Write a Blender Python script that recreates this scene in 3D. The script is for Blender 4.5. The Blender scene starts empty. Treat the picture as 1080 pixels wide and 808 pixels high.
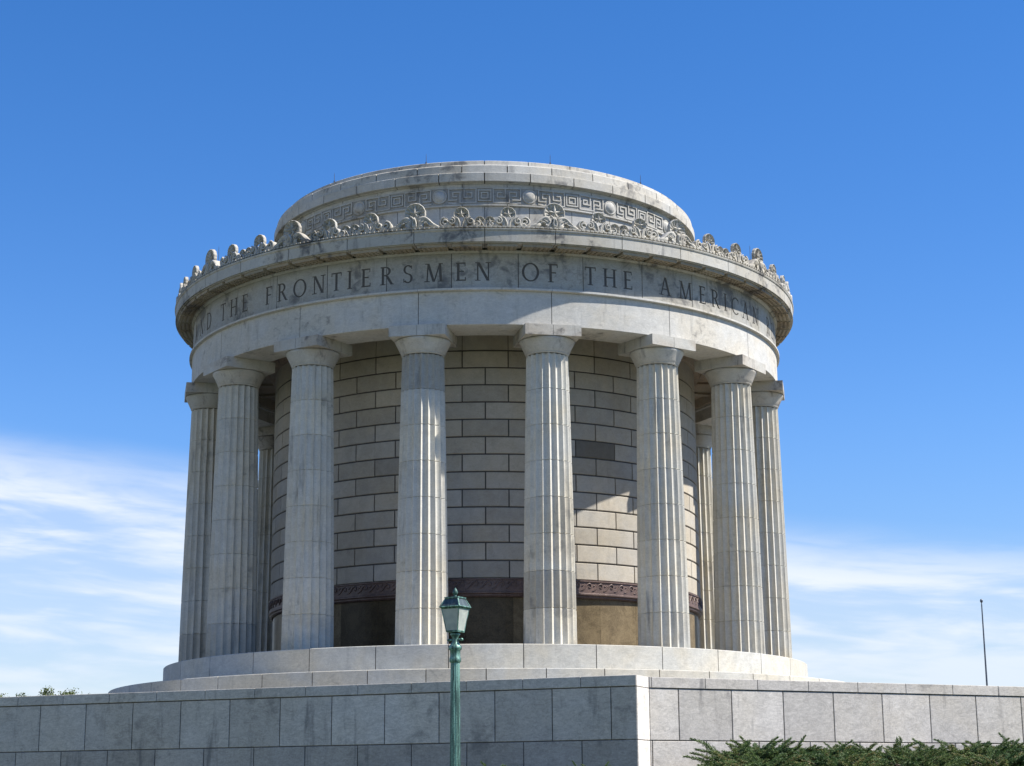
import bpy, math, random
from math import sin, cos, pi, radians, sqrt, atan2
from mathutils import Vector, Matrix
rnd = random.Random(7)
S = bpy.context.scene
COL = S.collection

# ------------------------------------------------------------------ helpers
class MB:
    """collects faces, then links them as ONE mesh object"""
    def __init__(s):
        s.v = []; s.f = []; s.t = []; s.m = []; s.sm = []
    def poly(s, pts, tone=0.0, mat=0, smooth=False):
        n = len(s.v); s.v.extend(pts); s.f.append(list(range(n, n+len(pts))))
        s.t.append(tone); s.m.append(mat); s.sm.append(smooth)
    def add(s, vs, fs, tone=0.0, mat=0, smooth=False):
        n = len(s.v); s.v.extend([tuple(v) for v in vs])
        for f in fs:
            s.f.append([i+n for i in f]); s.t.append(tone); s.m.append(mat); s.sm.append(smooth)
    def box(s, c, d, tone=0.0, mat=0, M=None):
        x, y, z = c; a, b, h = d[0]/2, d[1]/2, d[2]/2
        vs = [Vector((x+i*a, y+j*b, z+k*h)) for k in (-1, 1) for j in (-1, 1) for i in (-1, 1)]
        if M: vs = [M @ v for v in vs]
        s.add(vs, [(0,2,3,1),(4,5,7,6),(0,1,5,4),(2,6,7,3),(0,4,6,2),(1,3,7,5)], tone, mat)
    def prism(s, pts, f0, f1, tone=0.0, mat=0):
        """pts 2D outline (ccw); f0/f1 map a 2D point to the back / front 3D point"""
        n = len(pts); vs = [f0(p) for p in pts] + [f1(p) for p in pts]
        fs = [list(range(n))[::-1], list(range(n, 2*n))]
        fs += [(i, (i+1) % n, (i+1) % n+n, i+n) for i in range(n)]
        s.add(vs, fs, tone, mat)
    def tube(s, path, rad, k=6, tone=0.0, mat=0, smooth=True, caps=True):
        path = [Vector(p) for p in path]; n = len(path); vs = []; prev = None
        for i, p in enumerate(path):
            d = (path[min(i+1, n-1)]-path[max(i-1, 0)]).normalized()
            a = Vector((0, 0, 1)) if abs(d.z) < .9 else Vector((1, 0, 0))
            if prev is not None: a = prev
            b = d.cross(a).normalized(); a2 = b.cross(d).normalized(); prev = a2
            r = rad[i] if isinstance(rad, (list, tuple)) else rad
            for j in range(k):
                t = 2*pi*j/k; vs.append(p+(a2*cos(t)+b*sin(t))*r)
        fs = [(i*k+j, i*k+(j+1) % k, (i+1)*k+(j+1) % k, (i+1)*k+j) for i in range(n-1) for j in range(k)]
        s.add(vs, fs, tone, mat, smooth)
        if caps: s.add(vs[:k], [list(range(k))], tone, mat); s.add(vs[-k:], [list(range(k))[::-1]], tone, mat)
    def lathe(s, prof, k=32, c=(0, 0), tone=0.0, mat=0, smooth=True):
        n = len(prof); vs = []
        for (r, z) in prof:
            for j in range(k):
                t = 2*pi*j/k; vs.append((c[0]+r*cos(t), c[1]+r*sin(t), z))
        fs = [(i*k+j, i*k+(j+1) % k, (i+1)*k+(j+1) % k, (i+1)*k+j) for i in range(n-1) for j in range(k)]
        s.add(vs, fs, tone, mat, smooth)
    def build(s, name, mats, parent=None, loc=None, fix=False):
        me = bpy.data.meshes.new(name); me.from_pydata([tuple(v) for v in s.v], [], s.f)
        at = me.attributes.new('tone', 'FLOAT', 'FACE'); at.data.foreach_set('value', s.t)
        me.polygons.foreach_set('use_smooth', s.sm); me.polygons.foreach_set('material_index', s.m)
        for m in (mats if isinstance(mats, (list, tuple)) else [mats]): me.materials.append(m)
        me.validate(); me.update()
        if fix:
            import bmesh
            b = bmesh.new(); b.from_mesh(me); bmesh.ops.remove_doubles(b, verts=b.verts, dist=1e-4)
            bmesh.ops.recalc_face_normals(b, faces=b.faces); b.to_mesh(me); b.free()
        o = bpy.data.objects.new(name, me); COL.objects.link(o)
        if parent: o.parent = parent
        if loc: o.location = loc
        return o

def empty(name, loc=(0, 0, 0), label=None, cat=None, group=None):
    o = bpy.data.objects.new(name, None); COL.objects.link(o); o.location = loc
    o.empty_display_size = .3
    return tag(o, label, cat, group)
def tag(o, label=None, cat=None, group=None, kind=None):
    if label: o['label'] = label
    if cat: o['category'] = cat
    if group: o['group'] = group
    if kind: o['kind'] = kind
    return o
def P(r, deg, z):
    """point on the rotunda: 0 degrees faces the camera, positive to the right"""
    a = radians(deg); return (r*sin(a), -r*cos(a), z)

# ------------------------------------------------------------------ materials
def nodes(name):
    m = bpy.data.materials.new(name); m.use_nodes = True; nt = m.node_tree; nt.nodes.clear()
    out = nt.nodes.new('ShaderNodeOutputMaterial'); b = nt.nodes.new('ShaderNodeBsdfPrincipled')
    nt.links.new(b.outputs[0], out.inputs[0]); return m, nt, b
def N(nt, t, **k):
    n = nt.nodes.new(t)
    for a, v in k.items():
        if a in ('op',): n.operation = v
        elif hasattr(n, a) and not isinstance(v, (tuple,)) and a not in n.inputs: setattr(n, a, v)
        else: n.inputs[a].default_value = v
    return n
def math_(nt, op, a, b=None, clamp=False):
    n = nt.nodes.new('ShaderNodeMath'); n.operation = op; n.use_clamp = clamp
    for i, x in enumerate((a, b)):
        if x is None: continue
        if isinstance(x, (int, float)): n.inputs[i].default_value = x
        else: nt.links.new(x, n.inputs[i])
    return n.outputs[0]
def mix_(nt, f, a, b, mode='MIX'):
    n = nt.nodes.new('ShaderNodeMix'); n.data_type = 'RGBA'; n.blend_type = mode
    for i, x in ((0, f), (6, a), (7, b)):
        if isinstance(x, (int, float)): n.inputs[i].default_value = x
        elif isinstance(x, tuple): n.inputs[i].default_value = (*x, 1)
        else: nt.links.new(x, n.inputs[i])
    return n.outputs[2]
def coord(nt, scale=(1, 1, 1), rot=(0, 0, 0)):
    tc = nt.nodes.new('ShaderNodeTexCoord'); mp = nt.nodes.new('ShaderNodeMapping')
    mp.inputs['Scale'].default_value = scale; mp.inputs['Rotation'].default_value = rot
    nt.links.new(tc.outputs['Object'], mp.inputs['Vector']); return mp.outputs[0]
def noise(nt, vec, sc, det=5, rough=.6, dist=0):
    n = nt.nodes.new('ShaderNodeTexNoise'); nt.links.new(vec, n.inputs['Vector'])
    n.inputs['Scale'].default_value = sc; n.inputs['Detail'].default_value = det
    n.inputs['Roughness'].default_value = rough; n.inputs['Distortion'].default_value = dist
    return n.outputs['Fac']
def ramp(nt, f, lo, hi):
    n = nt.nodes.new('ShaderNodeMapRange'); nt.links.new(f, n.inputs[0]); n.interpolation_type = 'SMOOTHSTEP'
    n.inputs[1].default_value = lo; n.inputs[2].default_value = hi; return n.outputs[0]

def stone(name, base, warm=None, stain=.5, stain_lo=.56, streak=.3, grain=.12, rough=.85, bump=.25, vein=.12,
          soot=(.06, .062, .07)):
    m, nt, b = nodes(name)
    v = coord(nt); warm = warm or tuple(c*k for c, k in zip(base, (1.06, 1.0, .9)))
    big = noise(nt, v, .45, 5, .6, .4); mid = noise(nt, v, 2.3, 6, .65, .6); fine = noise(nt, v, 26, 5, .75)
    vs = coord(nt, (1.6, 1.6, .22)); drip = noise(nt, vs, 1.7, 6, .65, .2)
    vv = coord(nt, (1, 1, 2.6), (0.5, .6, .2)); ve = noise(nt, vv, 3.1, 8, .7, 2.2)
    c = mix_(nt, ramp(nt, big, .35, .65), base, warm)
    # soft tonal variation
    k = math_(nt, 'ADD', math_(nt, 'MULTIPLY', math_(nt, 'SUBTRACT', mid, .5), .55), 1)
    k = math_(nt, 'ADD', k, math_(nt, 'MULTIPLY', math_(nt, 'SUBTRACT', fine, .5), grain*4))
    k = math_(nt, 'ADD', k, math_(nt, 'MULTIPLY', math_(nt, 'SUBTRACT', ve, .5), vein*4))
    at = nt.nodes.new('ShaderNodeAttribute'); at.attribute_name = 'tone'
    k = math_(nt, 'MULTIPLY', k, math_(nt, 'ADD', at.outputs['Fac'], 1))
    cc = nt.nodes.new('ShaderNodeCombineColor'); [nt.links.new(k, cc.inputs[i]) for i in range(3)]
    c = mix_(nt, 1.0, c, cc.outputs[0], 'MULTIPLY')
    # dark weathering: blotches and run-off streaks
    st = math_(nt, 'MULTIPLY', ramp(nt, math_(nt, 'ADD', math_(nt, 'MULTIPLY', big, .55), math_(nt, 'MULTIPLY', mid, .45)), stain_lo, stain_lo+.12), stain)
    sr = math_(nt, 'MULTIPLY', ramp(nt, drip, .55, .75), streak)
    c = mix_(nt, math_(nt, 'MAXIMUM', st, sr, True), c, soot)
    nt.links.new(c, b.inputs['Base Color']); b.inputs['Roughness'].default_value = rough
    bp = nt.nodes.new('ShaderNodeBump'); bp.inputs['Strength'].default_value = bump; bp.inputs['Distance'].default_value = .02
    h = math_(nt, 'ADD', math_(nt, 'MULTIPLY', fine, .5), math_(nt, 'MULTIPLY', mid, .8))
    nt.links.new(h, bp.inputs['Height']); nt.links.new(bp.outputs[0], b.inputs['Normal'])
    return m

M = {}
M['shaft'] = stone('weathered_pale_granite', (.535, .52, .465), stain=.45, stain_lo=.54, streak=.6, vein=.12)
M['capital'] = stone('capital_granite', (.46, .45, .41), warm=(.43, .38, .31), stain=.75, stain_lo=.51, streak=.65)
M['entab'] = stone('entablature_granite', (.48, .47, .44), stain=.65, stain_lo=.53, streak=.4, vein=.18)
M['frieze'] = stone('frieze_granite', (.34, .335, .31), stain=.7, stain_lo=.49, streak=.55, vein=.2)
M['letter'] = stone('dark_letter_cut', (.20, .19, .17), stain=.4, streak=.2)  # letter cuts are darker than the frieze face
M['cornice'] = stone('cornice_granite', (.41, .40, .365), stain=.85, stain_lo=.51, streak=.6)
M['mutule'] = stone('mutule_stone', (.30, .27, .21), warm=(.33, .26, .17), stain=.7, stain_lo=.5, streak=.3)
M['crest'] = stone('cresting_granite', (.40, .385, .345), stain=.75, stain_lo=.51, streak=.35)
M['attic'] = stone('attic_granite', (.43, .42, .39), stain=.72, stain_lo=.51, streak=.6, vein=.16)
M['cella'] = stone('rusticated_wall_granite', (.40, .375, .33), stain=.3, stain_lo=.57, streak=.15, vein=.10)
M['joint'] = stone('deep_dark_joint', (.09, .085, .08), stain=.2, streak=.1)
M['step'] = stone('step_granite', (.465, .456, .415), stain=.5, stain_lo=.57, streak=.2, vein=.2)
M['terrace'] = stone('grey_terrace_granite', (.47, .44, .405), warm=(.48, .44, .385), stain=.5, stain_lo=.53, streak=.6, vein=.30, grain=.2)
M['roofing'] = stone('dark_roof_sheet', (.11, .115, .11), stain=.4)
M['paving'] = stone('dark_terrace_paving', (.10, .10, .095), stain=.4)
M['floor'] = stone('walk_floor_stone', (.12, .11, .095), stain=.4)
M['soffit'] = stone('ceiling_stone', (.27, .235, .18), warm=(.29, .22, .15), stain=.6, stain_lo=.53, streak=.2)

def polished(name, base, dark, rough):
    m, nt, b = nodes(name); v = coord(nt)
    a = noise(nt, v, 1.3, 8, .75, 1.2); f = noise(nt, v, 18, 5, .7)
    c = mix_(nt, ramp(nt, math_(nt, 'ADD', math_(nt, 'MULTIPLY', a, .6), math_(nt, 'MULTIPLY', f, .4)), .38, .62), dark, base)
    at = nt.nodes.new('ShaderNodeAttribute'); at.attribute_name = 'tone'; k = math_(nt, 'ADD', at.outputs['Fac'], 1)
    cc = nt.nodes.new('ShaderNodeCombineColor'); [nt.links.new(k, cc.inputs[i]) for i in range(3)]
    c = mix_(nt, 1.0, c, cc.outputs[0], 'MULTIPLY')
    nt.links.new(c, b.inputs['Base Color']); b.inputs['Roughness'].default_value = rough
    return m
M['dado'] = polished('polished_brown_marble', (.225, .175, .105), (.12, .092, .055), .35)
M['dado'].node_tree.nodes['Principled BSDF'].inputs['Specular IOR Level'].default_value = .15
M['bronze'] = polished('dark_red_brown_band', (.17, .115, .10), (.075, .05, .045), .45)

def patina(name, green, dark):
    m, nt, b = nodes(name); v = coord(nt, (1, 1, .08)); a = noise(nt, v, 22, 4, .6, .2); f = noise(nt, coord(nt), 60, 4, .6)
    k = math_(nt, 'ADD', math_(nt, 'MULTIPLY', a, .75), math_(nt, 'MULTIPLY', f, .25))
    c = mix_(nt, ramp(nt, k, .42, .62), dark, green)
    nt.links.new(c, b.inputs['Base Color']); b.inputs['Roughness'].default_value = .5; b.inputs['Metallic'].default_value = .35
    bp = nt.nodes.new('ShaderNodeBump'); bp.inputs['Strength'].default_value = .3; bp.inputs['Distance'].default_value = .004
    nt.links.new(a, bp.inputs['Height']); nt.links.new(bp.outputs[0], b.inputs['Normal'])
    return m
M['patina'] = patina('verdigris_bronze', (.20, .37, .30), (.04, .085, .07))
M['roofpat'] = patina('greyed_bronze_sheet', (.10, .13, .13), (.05, .07, .075))
m, nt, b = nodes('frosted_glass'); v = coord(nt); a = noise(nt, v, 9, 4, .6)
nt.links.new(mix_(nt, ramp(nt, a, .3, .7), (.52, .56, .52), (.70, .73, .66)), b.inputs['Base Color'])
b.inputs['Roughness'].default_value = .35; b.inputs['Transmission Weight'].default_value = .45; b.inputs['IOR'].default_value = 1.3
M['glass'] = m
m, nt, b = nodes('lamp_bulb_cover'); a = noise(nt, coord(nt), 12, 3)
nt.links.new(mix_(nt, a, (.55, .43, .26), (.62, .52, .35)), b.inputs['Base Color']); b.inputs['Roughness'].default_value = .4; M['bulb'] = m
def metal(name, c, r=.45):
    m, nt, b = nodes(name); a = noise(nt, coord(nt), 5, 5)
    nt.links.new(mix_(nt, a, tuple(x*.7 for x in c), tuple(x*1.25 for x in c)), b.inputs['Base Color'])
    b.inputs['Roughness'].default_value = r; b.inputs['Metallic'].default_value = .7; return m
M['rod'] = metal('dark_lightning_rod', (.10, .10, .11)); M['pole'] = metal('dark_pole_metal', (.12, .13, .15))
def leafy(name, a_, b_, c_=None):
    m, nt, b = nodes(name); v = coord(nt); n1 = noise(nt, v, 1.7, 3); n2 = noise(nt, v, 11, 3)
    at = nt.nodes.new('ShaderNodeAttribute'); at.attribute_name = 'tone'
    c = mix_(nt, ramp(nt, math_(nt, 'ADD', math_(nt, 'MULTIPLY', n1, .5), math_(nt, 'MULTIPLY', n2, .5)), .38, .62), a_, b_)
    if c_: c = mix_(nt, at.outputs['Fac'], c, c_)
    nt.links.new(c, b.inputs['Base Color']); b.inputs['Roughness'].default_value = .6
    tr = nt.nodes.new('ShaderNodeBsdfTranslucent'); nt.links.new(c, tr.inputs[0]); mx = nt.nodes.new('ShaderNodeMixShader')
    mx.inputs[0].default_value = .22; nt.links.new(b.outputs[0], mx.inputs[1]); nt.links.new(tr.outputs[0], mx.inputs[2])
    nt.links.new(mx.outputs[0], [n for n in nt.nodes if n.type == 'OUTPUT_MATERIAL'][0].inputs[0]); return m
M['juniper'] = leafy('juniper_needles', (.045, .10, .03), (.14, .20, .055), (.28, .22, .08))
M['leaf'] = leafy('tree_leaves', (.07, .10, .025), (.12, .15, .04))
m, nt, b = nodes('bark'); nt.links.new(mix_(nt, noise(nt, coord(nt, (6, 6, 1)), 6, 5), (.07, .05, .035), (.16, .12, .085)), b.inputs['Base Color']); b.inputs['Roughness'].default_value = .9; M['bark'] = m
m, nt, b = nodes('grass_ground')
g1 = noise(nt, coord(nt), .12, 6); g2 = noise(nt, coord(nt), 9, 6, .7)
nt.links.new(mix_(nt, ramp(nt, math_(nt, 'ADD', math_(nt, 'MULTIPLY', g1, .5), math_(nt, 'MULTIPLY', g2, .5)), .38, .62), (.03, .055, .018), (.07, .085, .03)), b.inputs['Base Color'])
b.inputs['Roughness'].default_value = .9; M['grass'] = m

# ------------------------------------------------------------------ ring masonry
def ring_blocks(mb, prof, n, off=0.0, gap=.02, seg=6, tone=None, arc=(-180, 180), mat=0):
    """n closed blocks round the axis with the (r,z) profile, separated by real gaps; off in block units"""
    w = 360.0/n; np_ = len(prof); R = max(p[0] for p in prof); g = math.degrees(gap/R)/2
    for i in range(n):
        a0 = (i+off)*w; 
        while a0 > 180: a0 -= 360
        a1 = a0+w; t = tone(a0+w/2) if tone else 0.0
        vs = []
        for j in range(seg+1):
            a = a0+g+(w-2*g)*j/seg
            vs += [P(r, a, z) for r, z in prof]
        fs = [(j*np_+k, (j+1)*np_+k, (j+1)*np_+(k+1) % np_, j*np_+(k+1) % np_) for j in range(seg) for k in range(np_)]
        fs += [list(range(np_)), list(range(seg*np_, (seg+1)*np_))[::-1]]
        mb.add(vs, fs, t, mat)
def rect(r0, r1, z0, z1, c=0.0):
    if c <= 0: return [(r0, z0), (r1, z0), (r1, z1), (r0, z1)]
    return [(r0, z0), (r1-c, z0), (r1, z0+c), (r1, z1-c), (r1-c, z1), (r0, z1)]
def ring(mb, prof, k=192, tone=0.0, mat=0, smooth=False):
    n = len(prof); vs = []
    for j in range(k): vs += [P(r, 360*j/k, z) for r, z in prof]
    fs = [(j*n+i, ((j+1) % k)*n+i, ((j+1) % k)*n+(i+1) % n, j*n+(i+1) % n) for j in range(k) for i in range(n)]
    mb.add(vs, fs, tone, mat, smooth)
def var(a=.06, seed=1):
    r = random.Random(seed); return lambda ang: r.uniform(-a, a)

# ------------------------------------------------------------------ the memorial
mem = empty('memorial_rotunda', (0, 0, 0), 'round pale granite memorial with sixteen fluted columns, inscribed frieze and carved cresting', 'monument')

# platform steps
mb = MB(); ring_blocks(mb, rect(12.9, 13.68, -1.0, 0, .02), 32, .5, .034, 8, var(.07, 3)); ring(mb, rect(12.6, 13.655, -.99, -.015), mat=1)
o = mb.build('step', [M['step'], M['joint']], mem); o['label'] = 'upper step directly under the columns'
mb = MB(); ring_blocks(mb, rect(13.3, 15.88, -2.02, -1.02, .02), 48, 0, .034, 6, var(.07, 4)); ring(mb, rect(13.0, 15.855, -2.0, -1.035), mat=1)
o = mb.build('step', [M['step'], M['joint']], mem); o['label'] = 'lower and wider of the two curved steps'
mb = MB(); ring_blocks(mb, rect(15.5, 18.0, -3.02, -2.04, .02), 48, .5, .022, 6, var(.05, 5)); ring(mb, rect(15.2, 17.975, -3.0, -2.055), mat=1)
mb.build('step', [M['step'], M['joint']], mem)

mb = MB(); ring(mb, rect(8.0, 12.88, -.98, -.001)); mb.build('floor', M['floor'], mem)
# columns ---------------------------------------------------------
RC, RB, RT, HS = 12.1, .985, .80, 10.98
drum_tone = {(-11.25, 7): -.34, (11.25, 1): -.26, (56.25, 1): -.06, (-56.25, 0): -.2, (-78.75, 0): -.2}
def column(deg):
    r = random.Random(int(deg*100)+5000)
    a = radians(deg); cx, cy = RC*sin(a), -RC*cos(a)
    mb = MB(); nf, q = 20, 7; K = nf*q; nd = 8
    def rad(z): t = z/HS; return RB+(RT-RB)*(t**1.25)
    rot = a + pi/nf
    def ringv(z, inset=0.0):
        R = rad(z)-inset; out = []
        for i in range(K):
            t = 2*pi*i/K+rot; u = (i % q)/q; s = sin(pi*u)
            d = .135*R*s**.85 if i % q else -.004
            out.append((cx+(R-d)*cos(t), cy+(R-d)*sin(t), z))
        return out
    for d in range(nd):
        z0, z1 = HS*d/nd, HS*(d+1)/nd; tone = drum_tone.get((deg, d), r.uniform(-.08, .05))
        zs = [(z0+.001, .035), (z0+.02, .0), (z1-.02, 0), (z1-.001, .035)]
        vs = []
        for z, i in zs: vs += ringv(z, i)
        mb.add(vs, [(j*K+i, j*K+(i+1) % K, (j+1)*K+(i+1) % K, (j+1)*K+i) for j in range(3) for i in range(K)], tone, 0)
    mb.lathe([(RB-.19, .0), (RT-.15, HS)], 32, (cx, cy), 0, 1)
    sh = mb.build('column', [M['shaft'], M['joint']], mem)
    # capital: necking rings + echinus, then square abacus
    e = MB()
    e.lathe([(RT-.03, HS), (RT-.015, HS+.01), (RT+.03, HS+.04), (RT+.018, HS+.065), (RT+.045, HS+.09), (RT+.09, HS+.19), (RT+.15, HS+.32), (RT+.215, HS+.45),
             (RT+.25, HS+.51), (RT+.262, HS+.55), (RT+.25, HS+.585), (RT+.21, HS+.60), (.0, HS+.60)], 48, (cx, cy), r.uniform(-.14, .03))
    e.build('echinus', M['capital'], sh)
    b = MB(); Mt = Matrix.Translation((cx, cy, 0)) @ Matrix.Rotation(a, 4, 'Z'); t = r.uniform(-.06, .05)
    w, c, z0, z1 = 1.085, .012, HS+.602, 11.995
    for s in (-1, 1):   # two stones with a centre joint
        x0, x1 = (-w, -.007) if s < 0 else (.007, w)
        vs = [Mt @ Vector(p) for p in ((x0, -w, z0), (x1, -w, z0), (x1, w, z0), (x0, w, z0), (x0, -w, z1), (x1, -w, z1), (x1, w, z1), (x0, w, z1))]
        b.add(vs, [(3,2,1,0), (4,5,6,7), (0,1,5,4), (1,2,6,5), (2,3,7,6), (3,0,4,7)], t+r.uniform(-.04, .04))
    b.box((0, 0, (z0+z1)/2), (2*w-.05, 2*w-.05, z1-z0-.01), -.5, 0, Mt)
    b.build('abacus', M['capital'], sh)
for i in range(16): column(-168.75+22.5*i)

# cella wall -------------------------------------------------------
mb = MB(); RW = 9.30; r = random.Random(11); CH = (11.914-2.873)/13
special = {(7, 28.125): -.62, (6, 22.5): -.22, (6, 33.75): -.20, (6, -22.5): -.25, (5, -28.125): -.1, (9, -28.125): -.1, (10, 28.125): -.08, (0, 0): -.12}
for k in range(13):
    z0 = 2.873+k*CH; off = .5 if k % 2 == 0 else 0
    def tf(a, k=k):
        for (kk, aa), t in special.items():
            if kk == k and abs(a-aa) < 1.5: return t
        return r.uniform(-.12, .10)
    ring_blocks(mb, [(9.0, z0+.028), (RW-.02, z0+.028), (RW, z0+.046), (RW, z0+CH-.046), (RW-.02, z0+CH-.028), (9.0, z0+CH-.028)], 32, off, .054, 6, tf)
ring_blocks(mb, rect(9.0, RW, 11.945, 13.0), 32, .5, .03, 6, var(.05, 2))
ring(mb, rect(8.8, RW-.045, 2.3, 12.98), mat=1)
cella = mb.build('wall', [M['cella'], M['joint']], mem)
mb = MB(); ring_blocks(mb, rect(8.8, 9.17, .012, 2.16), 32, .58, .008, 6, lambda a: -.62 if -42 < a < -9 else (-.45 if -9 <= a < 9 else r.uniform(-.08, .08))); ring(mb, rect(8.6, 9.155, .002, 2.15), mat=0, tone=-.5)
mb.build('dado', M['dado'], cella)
mb = MB(); ring(mb, [(9.0, 2.165), (9.24, 2.165), (9.30, 2.22), (9.30, 2.26), (9.36, 2.31), (9.36, 2.36), (9.33, 2.38), (9.33, 2.44), (9.33, 2.80), (9.37, 2.82), (9.37, 2.868), (9.0, 2.868)], 256)
nw = 116
for i in range(nw):   # running scroll relief
    a0 = 360*i/nw
    pts = [(-.25, -.14), (-.16, -.12), (-.06, -.02), (.03, .10), (.13, .14), (.20, .09), (.20, .0), (.13, -.04), (.09, .02)]
    mb.tube([P(9.346, a0+math.degrees(u/9.33), 2.62+v) for u, v in pts], [.012, .02, .028, .03, .028, .024, .02, .016, .01], 5)
    mb.tube([P(9.346, a0+math.degrees(u/9.33), 2.62+v) for u, v in ((-.1, .13), (-.14, .06), (-.2, .05))], .018, 4)
mb.build('ornament_band', M['bronze'], cella)

# ceiling of the walk behind the columns
mb = MB(); ring(mb, rect(9.0, 11.6, 12.95, 13.1)); ring(mb, [(9.25, 12.75), (9.5, 12.75), (9.62, 12.93), (9.25, 12.94)])
ring(mb, [(11.0, 12.6), (11.32, 12.6), (11.32, 12.94), (10.85, 12.94)])
for i in range(32):
    Mt = Matrix.Rotation(radians(i*11.25+5.625), 4, 'Z'); mb.box((0, -10.4, 12.9), (.35, 1.6, .095), 0, 0, Mt)
mb.build('ceiling', M['soffit'], mem)

# architrave
RA = 12.935
mb = MB(); ring_blocks(mb, rect(11.3, RA, 12.0, 13.30, .008), 16, .5, .028, 16, var(.04, 21))
ring_blocks(mb, [(11.3, 13.305), (RA-.004, 13.305), (RA+.005, 13.32), (RA+.13, 13.33), (RA+.13, 13.405), (RA+.10, 13.415), (11.3, 13.41)], 16, .5, .012, 16)
ring(mb, rect(11.33, RA-.02, 12.015, 13.40), mat=1)
ring(mb, rect(11.1, 11.29, 12.5, 13.0)); ring(mb, rect(10.95, 11.09, 12.75, 13.0))
mb.build('architrave', [M['entab'], M['joint']], mem)

# frieze with cut letters --------------------------------------------
fr = random.Random(77)
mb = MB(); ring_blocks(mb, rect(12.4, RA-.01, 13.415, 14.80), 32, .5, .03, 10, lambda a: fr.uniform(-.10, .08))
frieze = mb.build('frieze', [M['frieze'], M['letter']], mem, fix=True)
mb = MB(); ring(mb, rect(12.3, RA-.035, 13.41, 14.81)); mb.build('frieze_backing', M['joint'], frieze)

def arcpts(cx, cy, rx, ry, a0, a1, n=14):
    return [(cx+rx*cos(radians(a0+(a1-a0)*i/n)), cy+ry*sin(radians(a0+(a1-a0)*i/n))) for i in range(n+1)]
TK, TN, SF = .135, .07, .045   # thick, thin, serif height (letter height = 1)
def bar(x, y0=0, y1=1, w=TK): return ('p', [(x-w/2, y0), (x+w/2, y0), (x+w/2, y1), (x-w/2, y1)])
def srf(x, top=False, w=.30):
    y0, y1 = (1-SF, 1) if top else (0, SF)
    return ('p', [(x-w/2, y0), (x+w/2, y0), (x+w/2, y1), (x-w/2, y1)])
def line(x0, y0, x1, y1, w):
    return ('p', [(x0-w/2, y0), (x0+w/2, y0), (x1+w/2, y1), (x1-w/2, y1)])
def hb(x0, x1, y, w=TN): return ('p', [(x0, y-w/2), (x1, y-w/2), (x1, y+w/2), (x0, y+w/2)])
def bow(cx, cy, ro, ri, a0, a1):   # arc band, ro/ri = (rx, ry)
    return ('s', arcpts(cx, cy, *ro, a0, a1), arcpts(cx, cy, *ri, a0, a1))
def leg_E(x): return [bar(.12), hb(0, .5, 1-TN/2), hb(.12, .42, .52), hb(0, .52, TN/2), bar(.48, .80, 1, .045), bar(.50, 0, .2, .045)]
GL = {
 'T': (.62, [bar(.31), hb(0, .62, 1-TN/2), bar(.022, .8, 1, .045), bar(.598, .8, 1, .045), srf(.31)]),
 'H': (.78, [bar(.13), bar(.65), hb(.13, .65, .52), srf(.13), srf(.13, True), srf(.65), srf(.65, True)]),
 'E': (.54, leg_E(0)),
 'F': (.52, [bar(.12), hb(0, .5, 1-TN/2), hb(.12, .42, .52), srf(.13), bar(.48, .80, 1, .045)]),
 'I': (.26, [bar(.13), srf(.13), srf(.13, True)]),
 'N': (.80, [bar(.12, w=TN), bar(.68, w=TN), line(.66, 0, .14, 1, TK*1.15), srf(.12), srf(.08, True, .2), srf(.68, True)]),
 'M': (.98, [line(.12, 0, .18, 1, TN), line(.86, 0, .80, 1, TK), line(.48, 0, .18, 1, TK), line(.50, 0, .80, 1, TN), srf(.12), srf(.86), srf(.12, True, .2), srf(.86, True, .2)]),
 'A': (.80, [line(.12, 0, .39, 1, TN), line(.68, 0, .41, 1, TK*1.1), hb(.24, .56, .34), srf(.12), srf(.68)]),
 'V': (.80, [line(.41, 0, .12, 1, TK*1.1), line(.41, 0, .68, 1, TN), srf(.12, True), srf(.68, True)]),
 'D': (.80, [bar(.13), bow(.24, .5, (.54, .5), (.40, .43), -90, 90), hb(.0, .26, TN/2), hb(.0, .26, 1-TN/2)]),
 'O': (.92, [('s', arcpts(.46, .5, .46, .51, 0, 359.9, 28), arcpts(.46, .5, .33, .44, 0, 359.9, 28))]),
 'C': (.78, [bow(.46, .5, (.46, .51), (.33, .44), 48, 312), bar(.755, .72, .94, .045)]),
 'R': (.72, [bar(.13), bow(.27, .745, (.30, .255), (.17, .19), -90, 90), hb(0, .29, 1-TN/2), hb(.13, .29, .52), line(.64, 0, .34, .5, TK*1.15), srf(.13), srf(.66, False, .2)]),
 'S': (.54, [bow(.27, .745, (.245, .255), (.13, .185), 30, 270), bow(.27, .27, (.26, .27), (.14, .20), -150, 90), bar(.47, .78, .96, .045), bar(.05, .05, .26, .045)]),
}
text = [('A', -72.3), ('N', -67.4), ('D', -62.6), ('T', -55.9), ('H', -51.9), ('E', -48.2), ('F', -41.4), ('R', -38), ('O', -34), ('N', -29.9), ('T', -26.3), ('I', -23.7),
        ('E', -20.6), ('R', -16.8), ('S', -13.1), ('M', -8.6), ('E', -4.0), ('N', -.3), ('O', 7.7), ('F', 11.6), ('T', 18.2), ('H', 21.8), ('E', 25.3), ('A', 33), ('M', 37.7),
        ('E', 42), ('R', 45.6), ('I', 48.6), ('C', 51.9), ('A', 55.8), ('N', 60.3), ('R', 68.2), ('E', 72), ('V', 76.2)]
LH, LZ = .725, 13.715
cut = MB(); dep = [0]
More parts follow.
